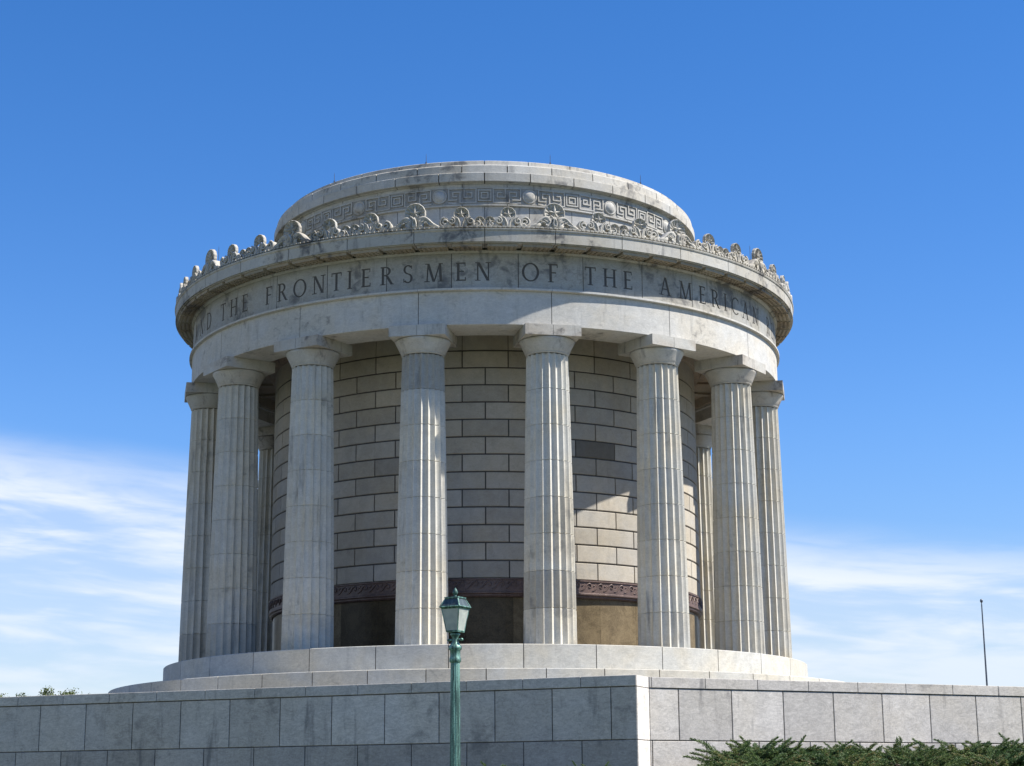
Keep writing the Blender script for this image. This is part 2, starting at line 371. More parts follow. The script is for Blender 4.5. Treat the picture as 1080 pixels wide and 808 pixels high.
for ch, deg in text:
    w, shapes = GL[ch]; w2 = w*LH/2; a = radians(deg); rt = Vector((cos(a), sin(a), 0)); nv = Vector((sin(a), -cos(a), 0))
    c0 = Vector(P(RA-.01, deg, LZ))
    def mp(p, d, jit=0): return c0+rt*(p[0]*LH-w2)+Vector((0, 0, p[1]*LH))+nv*d
    for n_, sh in enumerate(shapes):
        d0, d1 = -.040-.0013*n_, .05+.0017*n_; jz = .0004*n_
        if sh[0] == 'p': cut.prism([(x, y+jz) for x, y in sh[1]], lambda p: mp(p, d0), lambda p: mp(p, d1), 0, 1)
        else:
            o_, i_ = sh[1], sh[2]; n = len(o_); closed = abs(o_[0][0]-o_[-1][0]) < 1e-2 and abs(o_[0][1]-o_[-1][1]) < 1e-2
            if closed: o_, i_ = o_[:-1], i_[:-1]; n -= 1
            vs = [mp(p, d0) for p in o_]+[mp(p, d0) for p in i_]+[mp(p, d1) for p in o_]+[mp(p, d1) for p in i_]
            fs = []
            for i in range(n if closed else n-1):
                j = (i+1) % n
                fs += [(i, n+i, n+j, j), (2*n+i, 2*n+j, 3*n+j, 3*n+i), (i, j, 2*n+j, 2*n+i), (n+j, n+i, 3*n+i, 3*n+j)]
            if not closed: fs += [(0, 2*n, 3*n, n), (n-1, 2*n-1, 4*n-1, 3*n-1)]
            cut.add(vs, fs, 0, 1)
cutter = cut.build('cutter', [M['frieze'], M['letter']], None, fix=True)
bo = frieze.modifiers.new('b', 'BOOLEAN'); bo.operation = 'DIFFERENCE'; bo.solver = 'EXACT'; bo.use_self = True; bo.object = cutter
dg = bpy.context.evaluated_depsgraph_get(); me = bpy.data.meshes.new_from_object(frieze.evaluated_get(dg))
print('frieze polys', len(frieze.data.polygons), '->', len(me.polygons), [mm.name for mm in me.materials])
frieze.modifiers.clear(); frieze.data = me; bpy.data.objects.remove(cutter)

# cornice ------------------------------------------------------------
RK = 13.72
mb = MB()
ring(mb, [(12.5, 14.805), (12.95, 14.805), (12.97, 14.83), (13.02, 14.87), (13.02, 14.90), (12.5, 14.90)])          # bed mould
ring_blocks(mb, [(12.4, 14.99), (RK-.06, 14.99), (RK-.06, 15.045), (RK-.03, 15.05), (RK-.03, 15.02), (RK, 15.02), (RK, 15.44), (RK+.03, 15.46), (RK+.045, 15.50), (RK+.045, 15.525), (RK-.06, 15.53), (RK-.06, 15.575), (12.4, 15.575)],
            32, 0, .03, 8, var(.09, 31))
ring(mb, rect(12.3, RK-.085, 15.0, 15.56), mat=1)
cor = mb.build('cornice', [M['cornice'], M['joint']], mem)
mb = MB(); gt = MB()
for i in range(64):     # mutules with guttae
    a0 = 5.625*i+.42; a1 = 5.625*(i+1)-.42; vs = []; mrn = rnd.uniform(-.15, .1)
    pr = [(13.03, 14.885), (13.60, 14.865), (13.60, 14.985), (13.03, 14.985)]
    for j in range(4): vs += [P(r_, a0+(a1-a0)*j/3, z) for r_, z in pr]
    fs = [(j*4+k, (j+1)*4+k, (j+1)*4+(k+1) % 4, j*4+(k+1) % 4) for j in range(3) for k in range(4)]+[(0, 1, 2, 3), (15, 14, 13, 12)]
    mb.add(vs, fs, mrn)
    for q in range(6):
        for r_ in (13.14, 13.31, 13.48):
            x, y, z = P(r_, a0+(a1-a0)*(q+.5)/6, 14.88)
            gt.lathe([(.045, z-.04), (.035, z+.01)], 6, (x, y), mrn); gt.poly([(x+.045*cos(t*pi/3), y+.045*sin(t*pi/3), z-.04) for t in range(6)], mrn)
mu = mb.build('mutule_row', M['mutule'], cor); gt.build('guttae', M['mutule'], mu)

# cresting -------------------------------------------------------------
RX = 13.46
class Bend:
    def __init__(s, mb, deg): s.mb = mb; s.deg = deg
    def m(s, u, v, d): return P(RX+d, s.deg+math.degrees(u/RX), 15.60+v)
    def prism(s, pts, d0, d1, t=0): s.mb.prism(pts, lambda p: s.m(p[0], p[1], d0), lambda p: s.m(p[0], p[1], d1), t)
    def disc(s, u, v, r, d0, d1, rim=.0, k=24, a0=0, a1=360, hollow=.05, t=0):
        """solid disc with raised rim and hollowed face"""
        def rg(rr, d): return [s.m(u+rr*cos(radians(a0+(a1-a0)*i/k)), v+rr*sin(radians(a0+(a1-a0)*i/k)), d) for i in range(k+1)]
        rings = [rg(.001, d0), rg(r, d0), rg(r, d1-.02), rg(r*.95, d1), rg(r*.84, d1), rg(r*.76, d1-hollow), rg(r*.3, d1-hollow*.6), rg(.001, d1-hollow*.3)]
        n = k+1; vs = [p for g_ in rings for p in g_]
        s.mb.add(vs, [(j*n+i, j*n+i+1, (j+1)*n+i+1, (j+1)*n+i) for j in range(len(rings)-1) for i in range(k)], t)
    def fan(s, u, v, r, d0, d1, ribs=7, a0=-25, a1=205):
        k = ribs*6; t_ = []
        def rad(i): return r*(1+.035*abs(sin(pi*ribs*i/k)))
        def rg(f, d, wob=0): return [s.m(u+rad(i)*f*cos(radians(a0+(a1-a0)*i/k)), v+rad(i)*f*sin(radians(a0+(a1-a0)*i/k)), d-wob*(1-abs(sin(pi*ribs*i/k)))) for i in range(k+1)]
        rings = [rg(.001, d0), rg(1, d0), rg(1, d1-.03), rg(.94, d1), rg(.86, d1-.02, .05), rg(.6, d1-.08, .04), rg(.25, d1-.12, .015), rg(.001, d1-.125)]
        n = k+1; vs = [p for g_ in rings for p in g_]
        s.mb.add(vs, [(j*n+i, j*n+i+1, (j+1)*n+i+1, (j+1)*n+i) for j in range(len(rings)-1) for i in range(k)])
        # five-armed flower in front
        c = s.m(u, v, d1+.05)
        for q in range(5):
            an = radians(90+72*q); L = r*(.82 if q == 0 else .6); w = r*.17
            e = (u+L*cos(an), v+L*sin(an)); l = (u+L*.45*cos(an)-w*sin(an), v+L*.45*sin(an)+w*cos(an)); r2 = (u+L*.45*cos(an)+w*sin(an), v+L*.45*sin(an)-w*cos(an))
            E_, L_, R_ = s.m(*e, d1-.02), s.m(*l, d1-.05), s.m(*r2, d1-.05)
            s.mb.poly([c, R_, E_]); s.mb.poly([c, E_, L_])
    def pillow(s, pts, c, d0, d1):
        n = len(pts); rings = []
        for f, d in ((1, d0), (1, d1*.35), (.93, d1*.72), (.78, d1*.95), (.55, d1), (.3, d1*.82), (.01, d1*.7)):
            rings.append([s.m(c[0]+(p[0]-c[0])*f, c[1]+(p[1]-c[1])*f, d) for p in pts])
        vs = [p for g_ in rings for p in g_]
        s.mb.add(vs, [(j*n+i, j*n+(i+1) % n, (j+1)*n+(i+1) % n, (j+1)*n+i) for j in range(len(rings)-1) for i in range(n)], 0, 0, True)
    def volute(s, u, v, r, d, sgn=1, turns=1.6, th=.035, tail=None):
        pts = []
        n = int(18*turns)
        for i in range(n+1):
            f = i/n; rr = r*(1-.8*f); an = pi/2+sgn*2*pi*turns*f*-1
            pts.append(s.m(u+rr*cos(an), v+rr*sin(an), d))
        if tail: pts = [s.m(a, b, d) for a, b in tail]+pts
        s.mb.tube(pts, [th]*(len(pts)-4)+[th*.85]*4, 6)
def large_palmette(deg):
    mb = MB(); B = Bend(mb, deg)
    for sg in (-1, 1):
        out = [(sg*x, y) for x, y in ((.03, .0), (.10, .22), (.05, .40), (.16, .50), (.30, .54), (.44, .50), (.56, .41), (.68, .28), (.80, .16), (.96, .09), (.97, .0), (.62, 0), (.58, .10), (.46, .20), (.34, .18), (.30, .06), (.30, 0))]
        if sg < 0: out = out[::-1]
        B.pillow(out, (sg*.42, .34), -.15, .19)
        B.disc(sg*.44, .07, .115, -.08, .15, k=14, hollow=.08)
        for q in range(3):   # leaf veins
            B.mb.tube([B.m(sg*(.18+.1*q), .30-.03*q, .20), B.m(sg*(.30+.13*q), .44-.06*q, .16)], [.022, .008], 4)
        B.disc(sg*1.13, .235, .215, -.14, .06, k=18, hollow=.03)
        B.volute(sg*1.13, .24, .195, .09, -sg, 1.6, .045, None)
        B.mb.tube([B.m(sg*x, y, .10) for x, y in ((.70, .22), (.84, .10), (.98, .03), (1.12, .03))], [.03, .05, .055, .04], 6)
        B.mb.tube([B.m(sg*x, y, .17) for x, y in ((.02, .34), (.08, .46), (.16, .52))], .035, 5)
    B.pillow([(-.09, .0), (.09, 0), (.11, .2), (.06, .40), (0, .50), (-.06, .40), (-.11, .2)], (0, .25), -.1, .27)
    B.fan(0, .66, .40, -.02, .13, 9)
    return mb
def small_palmette(deg):
    mb = MB(); B = Bend(mb, deg)
    for sg in (-1, 1):
        out = [(sg*x, y) for x, y in ((.02, 0), (.07, .2), (.05, .34), (.16, .42), (.30, .43), (.42, .38), (.50, .28), (.55, .14), (.60, 0), (.42, 0), (.38, .12), (.26, .16), (.20, .06), (.20, 0))]
        if sg < 0: out = out[::-1]
        B.pillow(out, (sg*.28, .28), -.13, .15)
        B.volute(sg*.36, .27, .14, .15, -sg, 1.4, .035)
        B.mb.tube([B.m(sg*x, y, .15) for x, y in ((.03, .02), (.06, .2), (.12, .36), (.22, .44))], [.04, .04, .035, .02], 5)
        B.pillow([(sg*.58+.13*cos(t*pi/6), .08+.15*max(-.5, sin(t*pi/6))) for t in range(12)], (sg*.58, .08), -.1, .14)
    B.fan(0, .55, .29, -.03, .11, 7)
    return mb
def shell_scroll(deg):
    mb = MB(); B = Bend(mb, deg)
    B.prism([(-.46, 0), (.46, 0), (.40, .2), (.22, .32), (0, .26), (-.22, .32), (-.40, .2)], -.13, .02)
    for sg in (-1, 1):
        B.fan(sg*.19, .28, .20, -.13, .06, 5, -10, 190); B.fan(sg*.26, .06, .22, -.1, .13, 5, -5, 185)
        B.volute(sg*.26, .14, .10, .14, -sg, 1.1, .03)
    return mb
crest = MB()
ring(crest, rect(12.9, 13.70, 15.578, 15.635))
for i in range(480):
    Mt = Matrix.Rotation(radians(i*.75), 4, 'Z'); crest.box((0, -13.71, 15.607), (.095, .07, .055), 0, 0, Mt)
crest_o = crest.build('cresting', M['crest'], mem)
for i in range(16):
    a = -168.75+22.5*i
    large_palmette(a).build('palmette', M['crest'], crest_o)
    small_palmette(a+7.5).build('palmette', M['crest'], crest_o); small_palmette(a-7.5).build('palmette', M['crest'], crest_o)
    shell_scroll(a+11.25).build('scroll', M['crest'], crest_o)

# attic drum ----------------------------------------------------------
mb = MB()
rf_ = MB(); ring(rf_, [(0.01, 15.55), (13.2, 15.578), (13.2, 15.60), (0.01, 15.60)], 96); rf_.build('cornice_roof', M['roofing'], mem)
ring_blocks(mb, rect(8.9, 9.40, 16.3, 17.10), 32, .5, .026, 6, var(.07, 41)); ring_blocks(mb, rect(8.9, 9.40, 15.605, 16.29), 32, 0, .026, 6, var(.07, 45))
ring_blocks(mb, rect(8.9, 9.40, 17.11, 17.90), 32, 0, .026, 6, var(.07, 42))
ring_blocks(mb, [(8.9, 17.905), (9.44, 17.905), (9.49, 17.93), (9.49, 17.985), (9.42, 18.0), (9.42, 18.86), (8.9, 18.86)], 32, .5, .026, 8, var(.07, 43))
ring(mb, rect(8.6, 9.375, 15.6, 18.85), mat=1)
att = mb.build('attic_drum', [M['attic'], M['joint']], mem)
mb = MB()
ring_blocks(mb, [(9.0, 18.865), (9.46, 18.865), (9.48, 18.90), (9.63, 18.91), (9.65, 18.925), (9.65, 19.27), (9.62, 19.29), (9.0, 19.29)], 32, 0, .042, 6, var(.08, 51))
ring_blocks(mb, [(9.0, 19.295), (9.57, 19.295), (9.545, 19.62), (9.50, 19.66), (9.0, 19.66)], 32, .5, .042, 6, var(.08, 52))
ring_blocks(mb, [(8.8, 19.665), (9.30, 19.665), (9.27, 19.90), (9.22, 19.93), (8.8, 19.95)], 32, 0, .036, 6, var(.08, 53))
ring(mb, rect(8.7, 9.24, 18.9, 19.9), mat=1); ring(mb, rect(8.7, 9.5, 18.95, 19.6), mat=1)
ring(mb, [(.01, 19.90), (9.0, 19.90), (9.0, 19.94), (.01, 20.15)], 96)
mb.build('coping', [M['attic'], M['joint']], att)
# meander band: raised fillets on the drum face
mb = MB(); RM = 9.42; z0m, z1m = 18.07, 18.66; CE = (z1m-z0m)/8
def fil(deg0, u0, v0, u1, v1, w=.044, h=.05):
    """axis aligned fillet between grid points"""
    def pt(u, v, d): return P(RM+d, deg0+math.degrees(u/RM), z0m+v)
    if abs(u1-u0) > abs(v1-v0):
        a, b = min(u0, u1)-w/2, max(u0, u1)+w/2; c, d_ = v0-w/2, v0+w/2
    else:
        a, b = u0-w/2, u0+w/2; c, d_ = min(v0, v1)-w/2, max(v0, v1)+w/2
    mb.prism([(a, c), (b, c), (b, d_), (a, d_)], lambda p: pt(p[0], p[1], -.005), lambda p: pt(p[0], p[1], h))
def path(deg0, pts, sg, u0):
    for (a, b), (c, d_) in zip(pts, pts[1:]):
        fil(deg0, sg*(u0+a*CE*1.14), b*CE, sg*(u0+c*CE*1.14), d_*CE)
key = [(0, 8), (6, 8), (6, 2), (2, 2), (2, 5), (4, 5)]
key2 = [(0, 0), (0, 0), (8, 0), (8, 8), (14, 8)]
for i in range(16):
    mid = -180+22.5*i         # centre square between two discs
    for (a, b, c, d_) in ((-3, 1.0, 3, 1.0), (-3, 7, 3, 7), (-3, 1, -3, 7), (3, 1, 3, 7), (-1.6, 2.4, 1.6, 2.4), (-1.6, 5.6, 1.6, 5.6), (-1.6, 2.4, -1.6, 5.6), (1.6, 2.4, 1.6, 5.6)):
        fil(mid, a*CE*1.14, b*CE, c*CE*1.14, d_*CE)
    for v_ in (0, 8): fil(mid, -17.5*CE*1.14, v_*CE, 17.5*CE*1.14, v_*CE)
    for sg in (-1, 1):
        for pth in ([(4.2, 0), (4.2, 8), (10, 8), (10, 3), (6.2, 3), (6.2, 5.5), (8.2, 5.5)],
                    [(4.2, 0), (12, 0), (12, 6), (15.5, 6), (15.5, 3.5), (13.7, 3.5)],
                    [(10, 8), (17.5, 8), (17.5, 1.6), (13.7, 1.6)]):
            path(mid, pth, sg, 0)
ring(mb, rect(9.41, 9.424, 18.05, 18.68), tone=-.3); ring(mb, rect(9.41, 9.445, 18.685, 18.715)); ring(mb, rect(9.41, 9.445, 18.02, 18.045))  # backing sheet toned down: groove shade between the fillets put into its colour
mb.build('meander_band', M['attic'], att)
for i in range(16):
    a = -168.75+22.5*i; mb = MB(); cz = 18.36; k = 28; rings = []
    for rr, d in ((.30, -.01), (.30, .05), (.275, .07), (.25, .04), (.235, .045), (.20, .085), (.13, .12), (.06, .135), (.001, .14)):
        rings.append([P(RM+d, a+math.degrees(rr*cos(2*pi*j/k)/RM), cz+rr*sin(2*pi*j/k)) for j in range(k)])
    vs = [p for g_ in rings for p in g_]
    mb.add(vs, [(j*k+q, j*k+(q+1) % k, (j+1)*k+(q+1) % k, (j+1)*k+q) for j in range(len(rings)-1) for q in range(k)], 0, 0, True)
    mb.build('disc', M['attic'], att)
for o_ in [att]+[c for c in bpy.data.objects if c.parent == att]:      # the drum is a touch slimmer than its block radii
    for v_ in o_.data.vertices: v_.co.x *= .987; v_.co.y *= .987
for a, R_, z in ((-44, 9.1, 19.93), (-15.2, 9.1, 19.93), (17.2, 9.1, 19.93), (46.5, 9.1, 19.93), (-58.5, 12.95, 15.6), (58.6, 12.95, 15.6), (90, 9.1, 19.93), (-90, 9.1, 19.93), (180, 9.1, 19.93)):
    mb = MB(); h = .42 if z > 18 else 1.45
    mb.tube([P(R_, a, z), P(R_, a, z+.06)], .03, 8); mb.tube([P(R_, a, z+.04), P(R_, a, z+h-.1), P(R_, a, z+h)], [.011, .009, .003], 6)
    mb.build('lightning_rod', M['rod'], mem)

# ------------------------------------------------------------------ terrace wall
CAM = Vector((0, -77.899, -5.518))
ZT, ZC, ZJ = CAM.z+2.923, CAM.z+2.659, CAM.z+1.422          # coping top, coping underside, course joint
course = [(ZJ, ZC), (ZJ-1.237, ZJ), (ZJ-2.474, ZJ-1.237)]
cL = CAM.xy + Vector((3.557, 42.735)); cR = CAM.xy + Vector((3.915, 43.53))
tL = Vector((cos(-.418), sin(-.418))); tR = Vector((cos(.423), sin(.423)))
nL = Vector((sin(-.418), -cos(-.418))); nR = Vector((sin(.423), -cos(.423)))      # outward normals
wall = empty('terrace_wall', (cR.x, cR.y, 0), 'long grey granite block terrace wall with flat coping and a bright stepped corner', 'wall')
def wall_run(c, t, n, s0, s1, off, coff, seed, dark=.05):
    """blocks along c+t*s, s0..s1; off = a joint position of the top course"""
    r = random.Random(seed); face = MB(); W = 1.505; g = .012
    def blk(mb, a, b, z0, z1, dep, proud, tone, ch=.008):
        p = lambda s, d, z: (c.x+t.x*s+n.x*d-wall.location.x, c.y+t.y*s+n.y*d-wall.location.y, z)
        f = [(a, z0), (b, z0), (b, z1), (a, z1)]; fi = [(a+ch, z0+ch), (b-ch, z0+ch), (b-ch, z1-ch), (a+ch, z1-ch)]
        vs = [p(s, -dep, z) for s, z in f]+[p(s, proud-ch, z) for s, z in f]+[p(s, proud, z) for s, z in fi]
        mb.add(vs, [(0, 1, 5, 4), (1, 2, 6, 5), (2, 3, 7, 6), (3, 0, 4, 7), (4, 5, 9, 8), (5, 6, 10, 9), (6, 7, 11, 10), (7, 4, 8, 11), (8, 9, 10, 11), (3, 2, 1, 0)], tone)
    for k, (z0, z1) in enumerate(course):
        o_ = off+(W/2 if k % 2 else 0)
        i0 = int(math.floor((s0-o_)/W))-1
        for i in range(i0, i0+int((s1-s0)/W)+4):
            a, b = max(o_+i*W, s0), min(o_+(i+1)*W, s1)
            if b-a < .03: continue
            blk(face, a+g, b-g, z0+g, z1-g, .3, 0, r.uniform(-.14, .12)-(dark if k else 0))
    f = face.build('wall_face', M['terrace'], wall)
    cop = MB(); i0 = int(math.floor((s0-coff)/W))-1
    for i in range(i0, i0+int((s1-s0)/W)+4):
        a, b = max(coff+i*W, s0), min(coff+(i+1)*W, s1)
        if b-a < .03: continue
        blk(cop, a+g*.5, b-g*.5, ZC+g, ZT, .62, .022, r.uniform(-.07, .07)-.04)
    cop.build('coping', M['terrace'], wall)
    core = MB(); p = lambda s, d: Vector((c.x+t.x*s+n.x*d-wall.location.x, c.y+t.y*s+n.y*d-wall.location.y))
    q = [p(s0+.02, -.6), p(s1-.02, -.6), p(s1-.02, -.022), p(s0+.02, -.022)]
    core.add([(v.x, v.y, -8) for v in q]+[(v.x, v.y, ZT-.03) for v in q], [(0, 1, 5, 4), (1, 2, 6, 5), (2, 3, 7, 6), (3, 0, 4, 7), (4, 5, 6, 7)])
    core.build('mortar_core', M['joint'], wall)
    return f
sL, sR = .81, .7617
# joint positions measured from the photograph, as distances from each corner
offL = (-38.618*sL) - (-17.4026*sL) + 11*1.505*1.0 - .0
offL = -( -17.4026*sL - (-38.618+1.855*11)*sL)
offR = (29.23-28.16)*sR
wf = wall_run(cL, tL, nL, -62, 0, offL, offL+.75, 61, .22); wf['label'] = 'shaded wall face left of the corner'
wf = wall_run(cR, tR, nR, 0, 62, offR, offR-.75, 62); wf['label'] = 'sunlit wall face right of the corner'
# short return joining the two
tn = (cR-cL); Lr = tn.length; tn.normalize(); nn = Vector((tn.y, -tn.x))
mb = MB(); r = random.Random(5)
def rp(s, d, z): return (cL.x+tn.x*s+nn.x*d-wall.location.x, cL.y+tn.y*s+nn.y*d-wall.location.y, z)
for z0, z1 in [(ZC, ZT)]+course:
    a, b, z0, z1 = .014, Lr-.004, z0+.009, (z1-.009 if z1 < ZT else z1)
    vs = [rp(s, d, z) for d in (-.3, .0) for z in (z0, z1) for s in (a, b)]
    mb.add(vs, [(0, 2, 3, 1), (4, 5, 7, 6), (0, 1, 5, 4), (2, 6, 7, 3), (0, 4, 6, 2), (1, 3, 7, 5)], r.uniform(.30, .42))  # lighter tone than the other faces: extra sunlight put into the colour
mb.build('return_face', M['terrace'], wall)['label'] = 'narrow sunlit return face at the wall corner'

# terrace paving behind the wall
mb = MB(); fL = cL+tL*-62; fR = cR+tR*62
pts = [fL-nL*.6, cL-nL*.6-tL*.1, cR-nR*.6, fR-nR*.6, fR+Vector((0, 70)), fL+Vector((0, 70))]
mb.prism([(p.x, p.y) for p in pts], lambda p: (p[0], p[1], -8.0), lambda p: (p[0], p[1], -3.0))
tag(mb.build('terrace_pavement', M['paving']), kind='structure')

# ground ----------------------------------------------------------------
mb = MB(); r = random.Random(3)
def gz(x, y):
    t = min(1, max(0, (y+56)/14)); t = t*t*(3-2*t); return -7.1+1.75*t
xs = [-3000, -600, -200]+[-90+4*i for i in range(46)]+[200, 600, 3000]; ys = [-3000, -500, -150, -90]+[-80+2*i for i in range(31)]+[0, 60, 200, 700, 3500]
vs = [(x, y, gz(x, y)+(r.uniform(-.03, .03) if abs(x) < 90 and -80 < y < -20 else 0)) for y in ys for x in xs]; nx = len(xs)
mb.add(vs, [(j*nx+i, j*nx+i+1, (j+1)*nx+i+1, (j+1)*nx+i) for j in range(len(ys)-1) for i in range(nx-1)], 0, 0, True)
tag(mb.build('ground', M['grass']), kind='structure')

# ------------------------------------------------------------------ street lamp
def Rz(a): return Matrix.Rotation(radians(a), 4, 'Z')
LX, LY = -.43, -52.8; gl = gz(LX, LY)
lamp = empty('street_lamp', (LX, LY, gl), 'green verdigris lamp post with four sided frosted lantern and acorn finial', 'street lamp')
lamp.rotation_euler = (0, 0, radians(-30))
B0 = -3.185-gl       # glass bottom height above the ground
mb = MB(); pr = [(.20, 0), (.20, .12), (.17, .16), (.15, .3), (.115, .42), (.105, .6)]
mb.lathe(pr, 24)
k = 48; vs = []
for z, R_ in ((.6, .086), (B0-.42, .066)):
    for i in range(k): q = R_*(1-.075*(.5+.5*cos(12*2*pi*i/k))); vs.append((q*cos(2*pi*i/k), q*sin(2*pi*i/k), z))
mb.add(vs, [(i, (i+1) % k, k+(i+1) % k, k+i) for i in range(k)])
mb.lathe([(.066, B0-.44), (.082, B0-.42), (.082, B0-.38), (.072, B0-.36), (.072, B0-.27), (.092, B0-.25), (.092, B0-.215), (.07, B0-.19), (.045, B0-.15), (.04, B0-.1), (.055, B0-.07), (.075, B0-.04), (.05, B0-.02), (.0, B0-.015)], 24)
post = mb.build('post', M['patina'], lamp)
for s in (-1, 1):
    kn = MB(); kn.tube([(s*.04, 0, B0-.12), (s*.095, 0, B0-.12)], .014, 8); kn.lathe([(.0, -.022), (.018, -.015), (.024, 0), (.018, .015), (.0, .022)], 12)
    kn.v = kn.v[:16+0+16]+[((v[0]+s*.105), v[1], v[2]+B0-.12) for v in kn.v[32:]] if len(kn.v) > 32 else kn.v
    kn.build('knob', M['patina'], post)
h0, h1, h2 = B0, B0+.315, B0+.455; w0, w1, w2 = .090, .147, .098
body = MB()
def sq(w, z): return [Vector((a*w, b*w, z)) for a, b in ((-1, -1), (1, -1), (1, 1), (-1, 1))]
A_, B_, C_ = sq(w0, h0), sq(w1-.008, h1), sq(w2, h2)
for i in range(4):
    body.tube([A_[i], B_[i]], .010, 4, smooth=False); body.tube([A_[i], A_[(i+1) % 4]], .012, 4, smooth=False); body.tube([B_[i], B_[(i+1) % 4]], .014, 4, smooth=False)
body.box((0, 0, h0-.006), (.19, .19, .02)); body.build('lantern_frame', M['patina'], lamp)
for i in range(4):
    g = MB(); j = (i+1) % 4; a, b, c, d = A_[i], A_[j], B_[j], B_[i]; ctr = (a+b+c+d)/4; nv = Vector((ctr.x, ctr.y, 0)).normalized()*.003
    q = [ctr+(p-ctr)*.96 for p in (a, b, c, d)]; g.add([p+nv for p in q]+[p-nv for p in q], [(0, 1, 2, 3), (7, 6, 5, 4), (0, 4, 5, 1), (1, 5, 6, 2), (2, 6, 7, 3), (3, 7, 4, 0)])
    g.build('glass_pane', M['glass'], lamp)
rf = MB(); E1 = sq(w1+.012, h1+.016)
rf.add(E1+C_, [(0, 1, 5, 4), (1, 2, 6, 5), (2, 3, 7, 6), (3, 0, 4, 7), (0, 3, 2, 1), (4, 5, 6, 7)]); rf = rf.build('lantern_roof', M['roofpat'], lamp)
tr = MB()
for i in range(4):
    tr.tube([E1[i], C_[i]], .009, 6); tr.tube([C_[i], C_[(i+1) % 4]], .011, 6); tr.tube([E1[i], E1[(i+1) % 4]], .011, 4, smooth=False)
tr.box((0, 0, h2+.008), (.225, .225, .018)); tr.build('roof_trim', M['patina'], rf)
fi = MB(); fi.lathe([(.05, h2+.015), (.03, h2+.03), (.018, h2+.04), (.018, h2+.055), (.034, h2+.065), (.036, h2+.085), (.03, h2+.11), (.02, h2+.13), (.008, h2+.145), (.0, h2+.155)], 16)
fi.build('finial', M['patina'], rf)
bl = MB(); bl.lathe([(.0, h0+.01), (.04, h0+.01), (.045, h0+.05), (.045, h0+.24), (.03, h0+.29), (0, h0+.3)], 16); bl.build('bulb', M['bulb'], lamp)

# ------------------------------------------------------------------ flagpole
fx, fy = 1040.6, 30.0
d = Vector((.01496, .97344, .22844))+Vector((.99988, -.01383, -.00654))*((1041-540)/1885)-Vector((.00321, -.22851, .97354))*((723-404)/1885)
t = (40-CAM.y)/d.y; bx, by = (CAM+d*t).xy
pole = empty('flagpole', (bx, by, gz(bx, by)), 'thin bare dark flagpole with small ball top standing beyond the right wall', 'flagpole')
zt = CAM.z+(846.3-645)/1885*(by-CAM.y)*.995
mb = MB(); H = zt-gz(bx, by); mb.tube([(0, 0, 0), (0, 0, H*.5), (0, 0, H)], [.085, .065, .04], 12); mb.lathe([(.22, 0), (.22, .2), (.14, .26)], 16); mb.build('shaft', M['pole'], pole)
mb = MB(); mb.lathe([(0, H-.02), (.03, H), (.03, H+.12), (.08, H+.15), (.10, H+.24), (.08, H+.33), (0, H+.37)], 12); mb.build('ball_top', M['pole'], pole)

# ------------------------------------------------------------------ junipers
def frame(d):
    d = d.normalized(); a = d.cross(Vector((0, 0, 1))); a = a.normalized() if a.length > .01 else Vector((1, 0, 0)); return a, a.cross(d).normalized()
def plume(mb, st, base, dirv, L, r, brown, up=.0):
    n = max(8, int(L*30)); pos = base.copy(); d = dirv.normalized(); pts = [pos.copy()]; sd_ = r.uniform(-.03, .03)
    for i in range(n):
        f = i/n; pos = pos+d*(L/n); d = (d+Vector((-d.y*sd_+r.uniform(-.04, .04), d.x*sd_+r.uniform(-.04, .04), up+.02-.05*f+r.uniform(-.02, .02)))).normalized(); pts.append(pos.copy())
        if f < .15: continue
        a, b = frame(d); ln = (.20*(1-f)**.8+.04)
        for q in range(4):
            an = r.uniform(0, 2*pi); o_ = (a*cos(an)+b*sin(an)*.45); bd = (o_*.9+d*1.15).normalized()
            m_ = int(3+ln*34)
            bt = brown if r.random() < .5 else 0.0
            for k_ in range(m_):
                p = pos+bd*(ln*k_/m_); a2, b2 = frame(bd); an2 = r.uniform(0, 2*pi); od = a2*cos(an2)+b2*sin(an2)
                tip = p+(bd*.9+od*.55)*r.uniform(.028, .05); w = od.cross(bd).normalized()*.009
                mb.poly([p-w, p+w, tip], bt)
    st.tube(pts[::2], [.014*(1-.8*i/len(pts[::2])) for i in range(len(pts[::2]))], 4)
def shrub_meshes(seed, R_, H_, npl, brown, leaders):
    r = random.Random(seed); mb, st = MB(), MB()
    for i in range(npl):
        an = r.uniform(0, 2*pi); lv = r.random()**.8; el = r.uniform(-.05, .45)
        L = R_*r.uniform(.55, 1.0)*(1.05-.45*lv); b0 = Vector((cos(an)*R_*.12, sin(an)*R_*.12, H_*(.08+.72*lv)))+Vector((r.uniform(-.35, .35), r.uniform(-.35, .35), 0))*R_
        plume(mb, st, b0, Vector((cos(an)*cos(el), sin(an)*cos(el), sin(el))), L, r, r.uniform(0, brown) if r.random() < .5 else 0)
    for (an, el, L) in leaders:
        b0 = Vector((r.uniform(-.3, .3)*R_, r.uniform(-.3, .1)*R_, H_*.62)); an, el = radians(an), radians(el)
        plume(mb, st, b0, Vector((cos(an)*cos(el), sin(an)*cos(el), sin(el))), L, r, 0, .012)
    return mb, st
protos = []
for sd, R_, H_, n, br, ld in ((1, 1.5, 1.1, 150, .35, [(10, 32, .9), (-10, 24, 1.05), (175, 22, .9)]), (2, 1.4, 1.0, 150, 1.0, [(25, 28, .7)]), (3, 1.6, 1.05, 150, .5, [(8, 38, .95), (160, 34, .95)])):
    mb, st = shrub_meshes(sd, R_, H_, n, br, ld)
    f = mb.build('foliage', M['juniper']); s_ = st.build('stem', M['bark']); protos.append((f.data, s_.data))
    bpy.data.objects.remove(f); bpy.data.objects.remove(s_)
